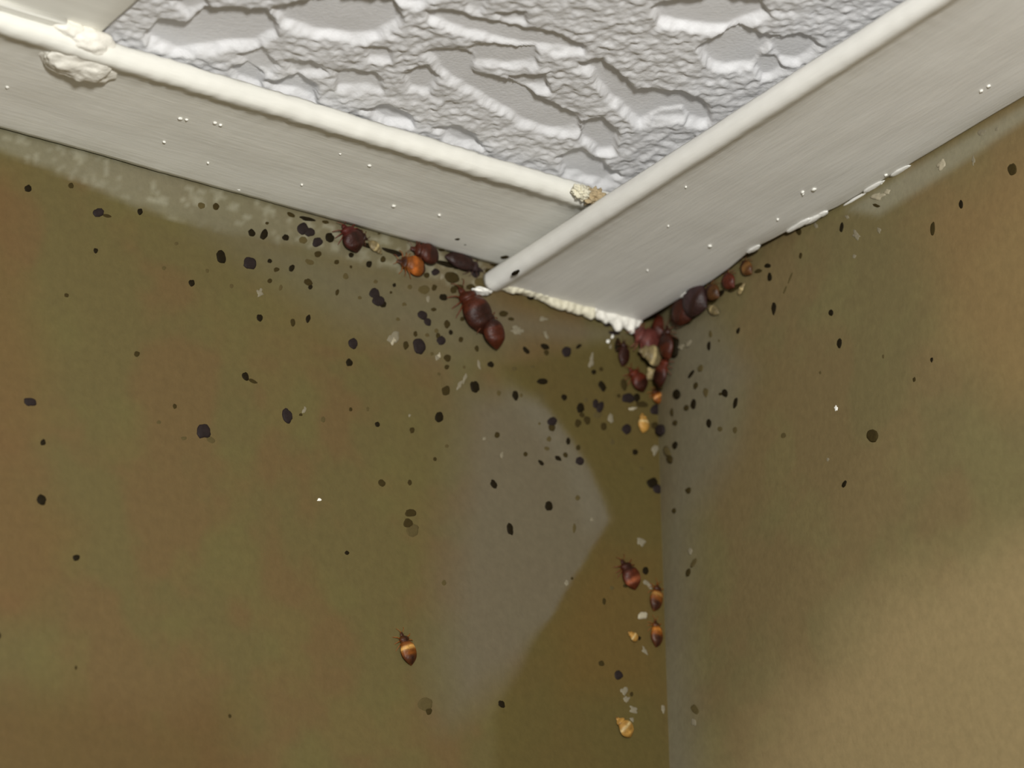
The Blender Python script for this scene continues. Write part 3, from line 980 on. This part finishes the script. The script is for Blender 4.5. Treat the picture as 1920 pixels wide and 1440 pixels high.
marks = [((760, 1217), 'lone orange nymph'), ((1178, 1078), 'dark red corner bug'), ((541, 780), 'large oval purplish dropping'), ((59, 755), 'half round dropping at the left'),
         ((384, 810), 'big smudged purplish dropping'), ((187, 400), 'tailed purplish dropping'), ((664, 645), 'round purplish dropping'), ((471, 495), 'soft purplish dropping under the primer band'),
         ((893, 600), 'red bugs at the trim tip'), ((800, 500), 'orange nymph under the left trim'), ((655, 450), 'maroon bug under the left trim'), ((1190, 610), 'lowest corner of the right trim'),
         ((1212, 700), 'red corner cluster'), ((1205, 795), 'pale yellowish shed skin'), ((1168, 1365), 'lowest yellow brown skin'), ((1143, 975), 'tip of the grey patch'), ((1037, 795), 'thimble shaped dark dropping'),
         ((1751, 430), 'tall brown streak'), ((1637, 818), 'round brown stain'), ((1680, 1015), 'slanted brown mark'), ((1410, 510), 'brown nymph under the right trim'),
         ((1576, 645), 'spindle shaped black dropping'), ((1570, 767), 'bright white speck'), ((1228, 1188), 'lower corner nymph'), ((943, 1322), 'lone black dot low on the left wall'),
         ((768, 975), 'double brown smear'), ((1900, 320), 'brown stain at the right frame edge'), ((1361, 739), 'dark dropping right of the cluster'), ((959, 993), 'drop shaped mark on the patch')]
special = {(541, 780): 'large oval purplish black dropping in the middle of the left wall', (59, 755): 'large half round purplish dropping near the left edge of the left wall',
           (384, 810): 'big purplish dropping with a smudged rim on the left wall', (187, 400): 'purplish dropping with a short tail, left under the left trim', (664, 645): 'round purplish black dropping left of the trim tip bugs',
           (471, 495): 'soft round purplish dropping just below the pale primer band', (1037, 792): 'thimble shaped dark dropping on top of the grey patch', (1751, 430): 'tall brown streak dropping on the right wall below the trim',
           (1637, 818): 'round soft brown stain in the middle of the right wall', (1680, 1015): 'slanted oblong brown mark above the tan part of the right wall', (1576, 645): 'spindle shaped black dropping on the right wall',
           (943, 1322): 'lone black dot near the bottom of the left wall', (1900, 320): 'brown stain close to the right frame edge under the right trim', (1361, 739): 'dark dropping with a small side bump right of the corner cluster',
           (959, 993): 'drop shaped black mark on the grey patch', (788, 651): 'large oval purplish dropping left of the trim tip bugs', (463, 707): 'black dropping with a long faint tail on the left wall',
           (1162, 1267): 'purplish dropping above the lowest yellow brown skin', (1225, 908): 'black blot on the corner line between cluster and dark red bug', (1031, 950): 'solitary black dot in the middle of the grey patch',
           (80, 939): 'solitary notched black dropping low at the left', (1453, 580): 'upright black dash on the right wall nearest the trim', (1560, 588): 'black dot above the spindle shaped dropping on the right wall'}
TONE = {'K': 'black', 'P': 'purplish black', 'B': 'brown', 'F': 'faint brown'}
def dirname(dx, dy):
    a = math.degrees(math.atan2(-dy, dx)) % 360
    return ['right', 'upper right', 'above', 'upper left', 'left', 'lower left', 'below', 'lower right'][int((a + 22.5) // 45) % 8]
ORD = ['nearest', 'second nearest', 'third nearest', 'fourth nearest', 'fifth nearest', 'sixth nearest', 'seventh nearest', 'eighth nearest']
def auto_labels(items, noun):
    """items: (u, v, size, tone) -> a description of each by look, direction and order from its nearest landmark"""
    buckets = {}
    for idx, (u, v, sz, tone) in enumerate(items):
        (mx, my), mn = min(marks, key=lambda q: (q[0][0] - u) ** 2 + (q[0][1] - v) ** 2 + (0 if (q[0][0] - u) ** 2 + (q[0][1] - v) ** 2 > 16 else 1e9))
        d = dirname(u - mx, v - my)
        buckets.setdefault((tone, d, mn), []).append((math.hypot(u - mx, v - my), idx, sz))
    out = {}
    for (tone, d, mn), lst in buckets.items():
        lst.sort()
        for k, (_, idx, sz) in enumerate(lst):
            rel = {'above': 'above', 'below': 'below', 'left': 'left of', 'right': 'right of'}.get(d, d + ' of')
            lead = ('tiny ' if sz < 9 else 'small ' if sz < 15 else 'larger ') + tone + ' ' + noun
            o_ = '' if len(lst) == 1 else ', ' + ORD[min(k, 7)]
            out[idx] = f"{lead}{o_} {rel} the {mn}"
    return out
items = [(float(r[0]), float(r[1]), math.sqrt(float(r[2]) * float(r[3])), TONE[r[4]]) for r in D]
labs = auto_labels(items, 'dropping')
for i, r in enumerate(D):
    u, v_, w, h, tn, an = float(r[0]), float(r[1]), float(r[2]), float(r[3]), r[4], float(r[5])
    o, s = blob_on_wall('dropping', u, v_, w * 1.04, h * 1.04, MM[tn], 1.37 * i + 0.3, hgt={'K': .09, 'P': .10, 'B': .05, 'F': .025}[tn], ang=an, amp=.15)
    lab = special.get((int(u), int(v_)), labs[i])
    tag(o, lab, 'dropping', 'bug droppings on the left wall' if s == 'L' else 'bug droppings on the right wall')

FL = [l.split() for l in '''489 550 13 17 F 0
738 635 22 26 F 0
740 640 12 16 W 0
825 668 7 13 W 0
873 711 6 24 F 20
900 685 5 22 F -10
864 724 10 22 F 35
1188 768 17 6 W 0
1147 785 11 18 F 0
1110 680 11 28 F 10
1150 632 5 12 W 20
1142 642 7 9 W 0
1147 652 5 11 F 0
1205 1017 16 18 F 20
1217 1097 10 22 F -50
1207 1155 22 13 W 0
1210 1220 10 18 F -30
1172 1297 14 18 F 0
1178 1312 12 12 F 0
1190 1332 22 12 F 20
1246 1332 8 18 F 0
1187 1350 8 10 F 0
1302 1356 10 12 F 0
1570 767 7 10 W 0
1554 863 7 8 F 0
1767 310 14 26 W 20
1827 304 7 18 F 0
1871 244 8 8 F 0
1843 250 14 12 F 0
1648 370 26 14 W -20
1666 360 12 12 W 0
1607 443 12 20 F -40
1650 434 8 14 F 0
1603 482 9 10 F 0
1590 408 8 10 F 0
1532 425 8 12 F 0
943 855 6 14 F 0
601 939 10 6 W 0
573 770 7 16 F 10
1066 1094 9 12 F 0
1112 975 6 8 F 0
910 824 8 7 F 0
1025 630 7 20 F -25
972 622 26 22 F 0
1248 572 8 12 F 0
1292 645 7 14 F 25
1278 652 8 12 F 20
1265 655 8 16 F 20
1296 1036 8 12 F 0
1230 845 12 20 F 20
1020 600 14 8 F 0
1836 1240 10 12 F 0
822 672 8 12 F 0
805 562 8 14 F 0
830 520 8 12 F 0
672 470 12 14 F 0
770 780 5 5 F 0'''.split('\n')]
items = [(float(r[0]), float(r[1]), math.sqrt(float(r[2]) * float(r[3])), 'white' if r[4] == 'W' else 'pale tan') for r in FL]
labs = auto_labels(items, 'flake')
for i, r in enumerate(FL):
    u, v_, w, h, tn, an = float(r[0]), float(r[1]), float(r[2]), float(r[3]), r[4], float(r[5])
    big = tn == 'W' and w * h < 90
    o, s = blob_on_wall('paint_flake', u, v_, w, h, M_white if big else (M_flake if tn == 'W' else M_flakeF), 2.77 * i + 50, hgt=.12 if tn == 'W' else .06, ang=an, amp=.5)
    lab = 'bright white speck alone in the middle of the right wall' if (int(u), int(v_)) == (1570, 767) else labs[i]
    tag(o, lab, 'flake', 'pale flakes and specks on the walls')
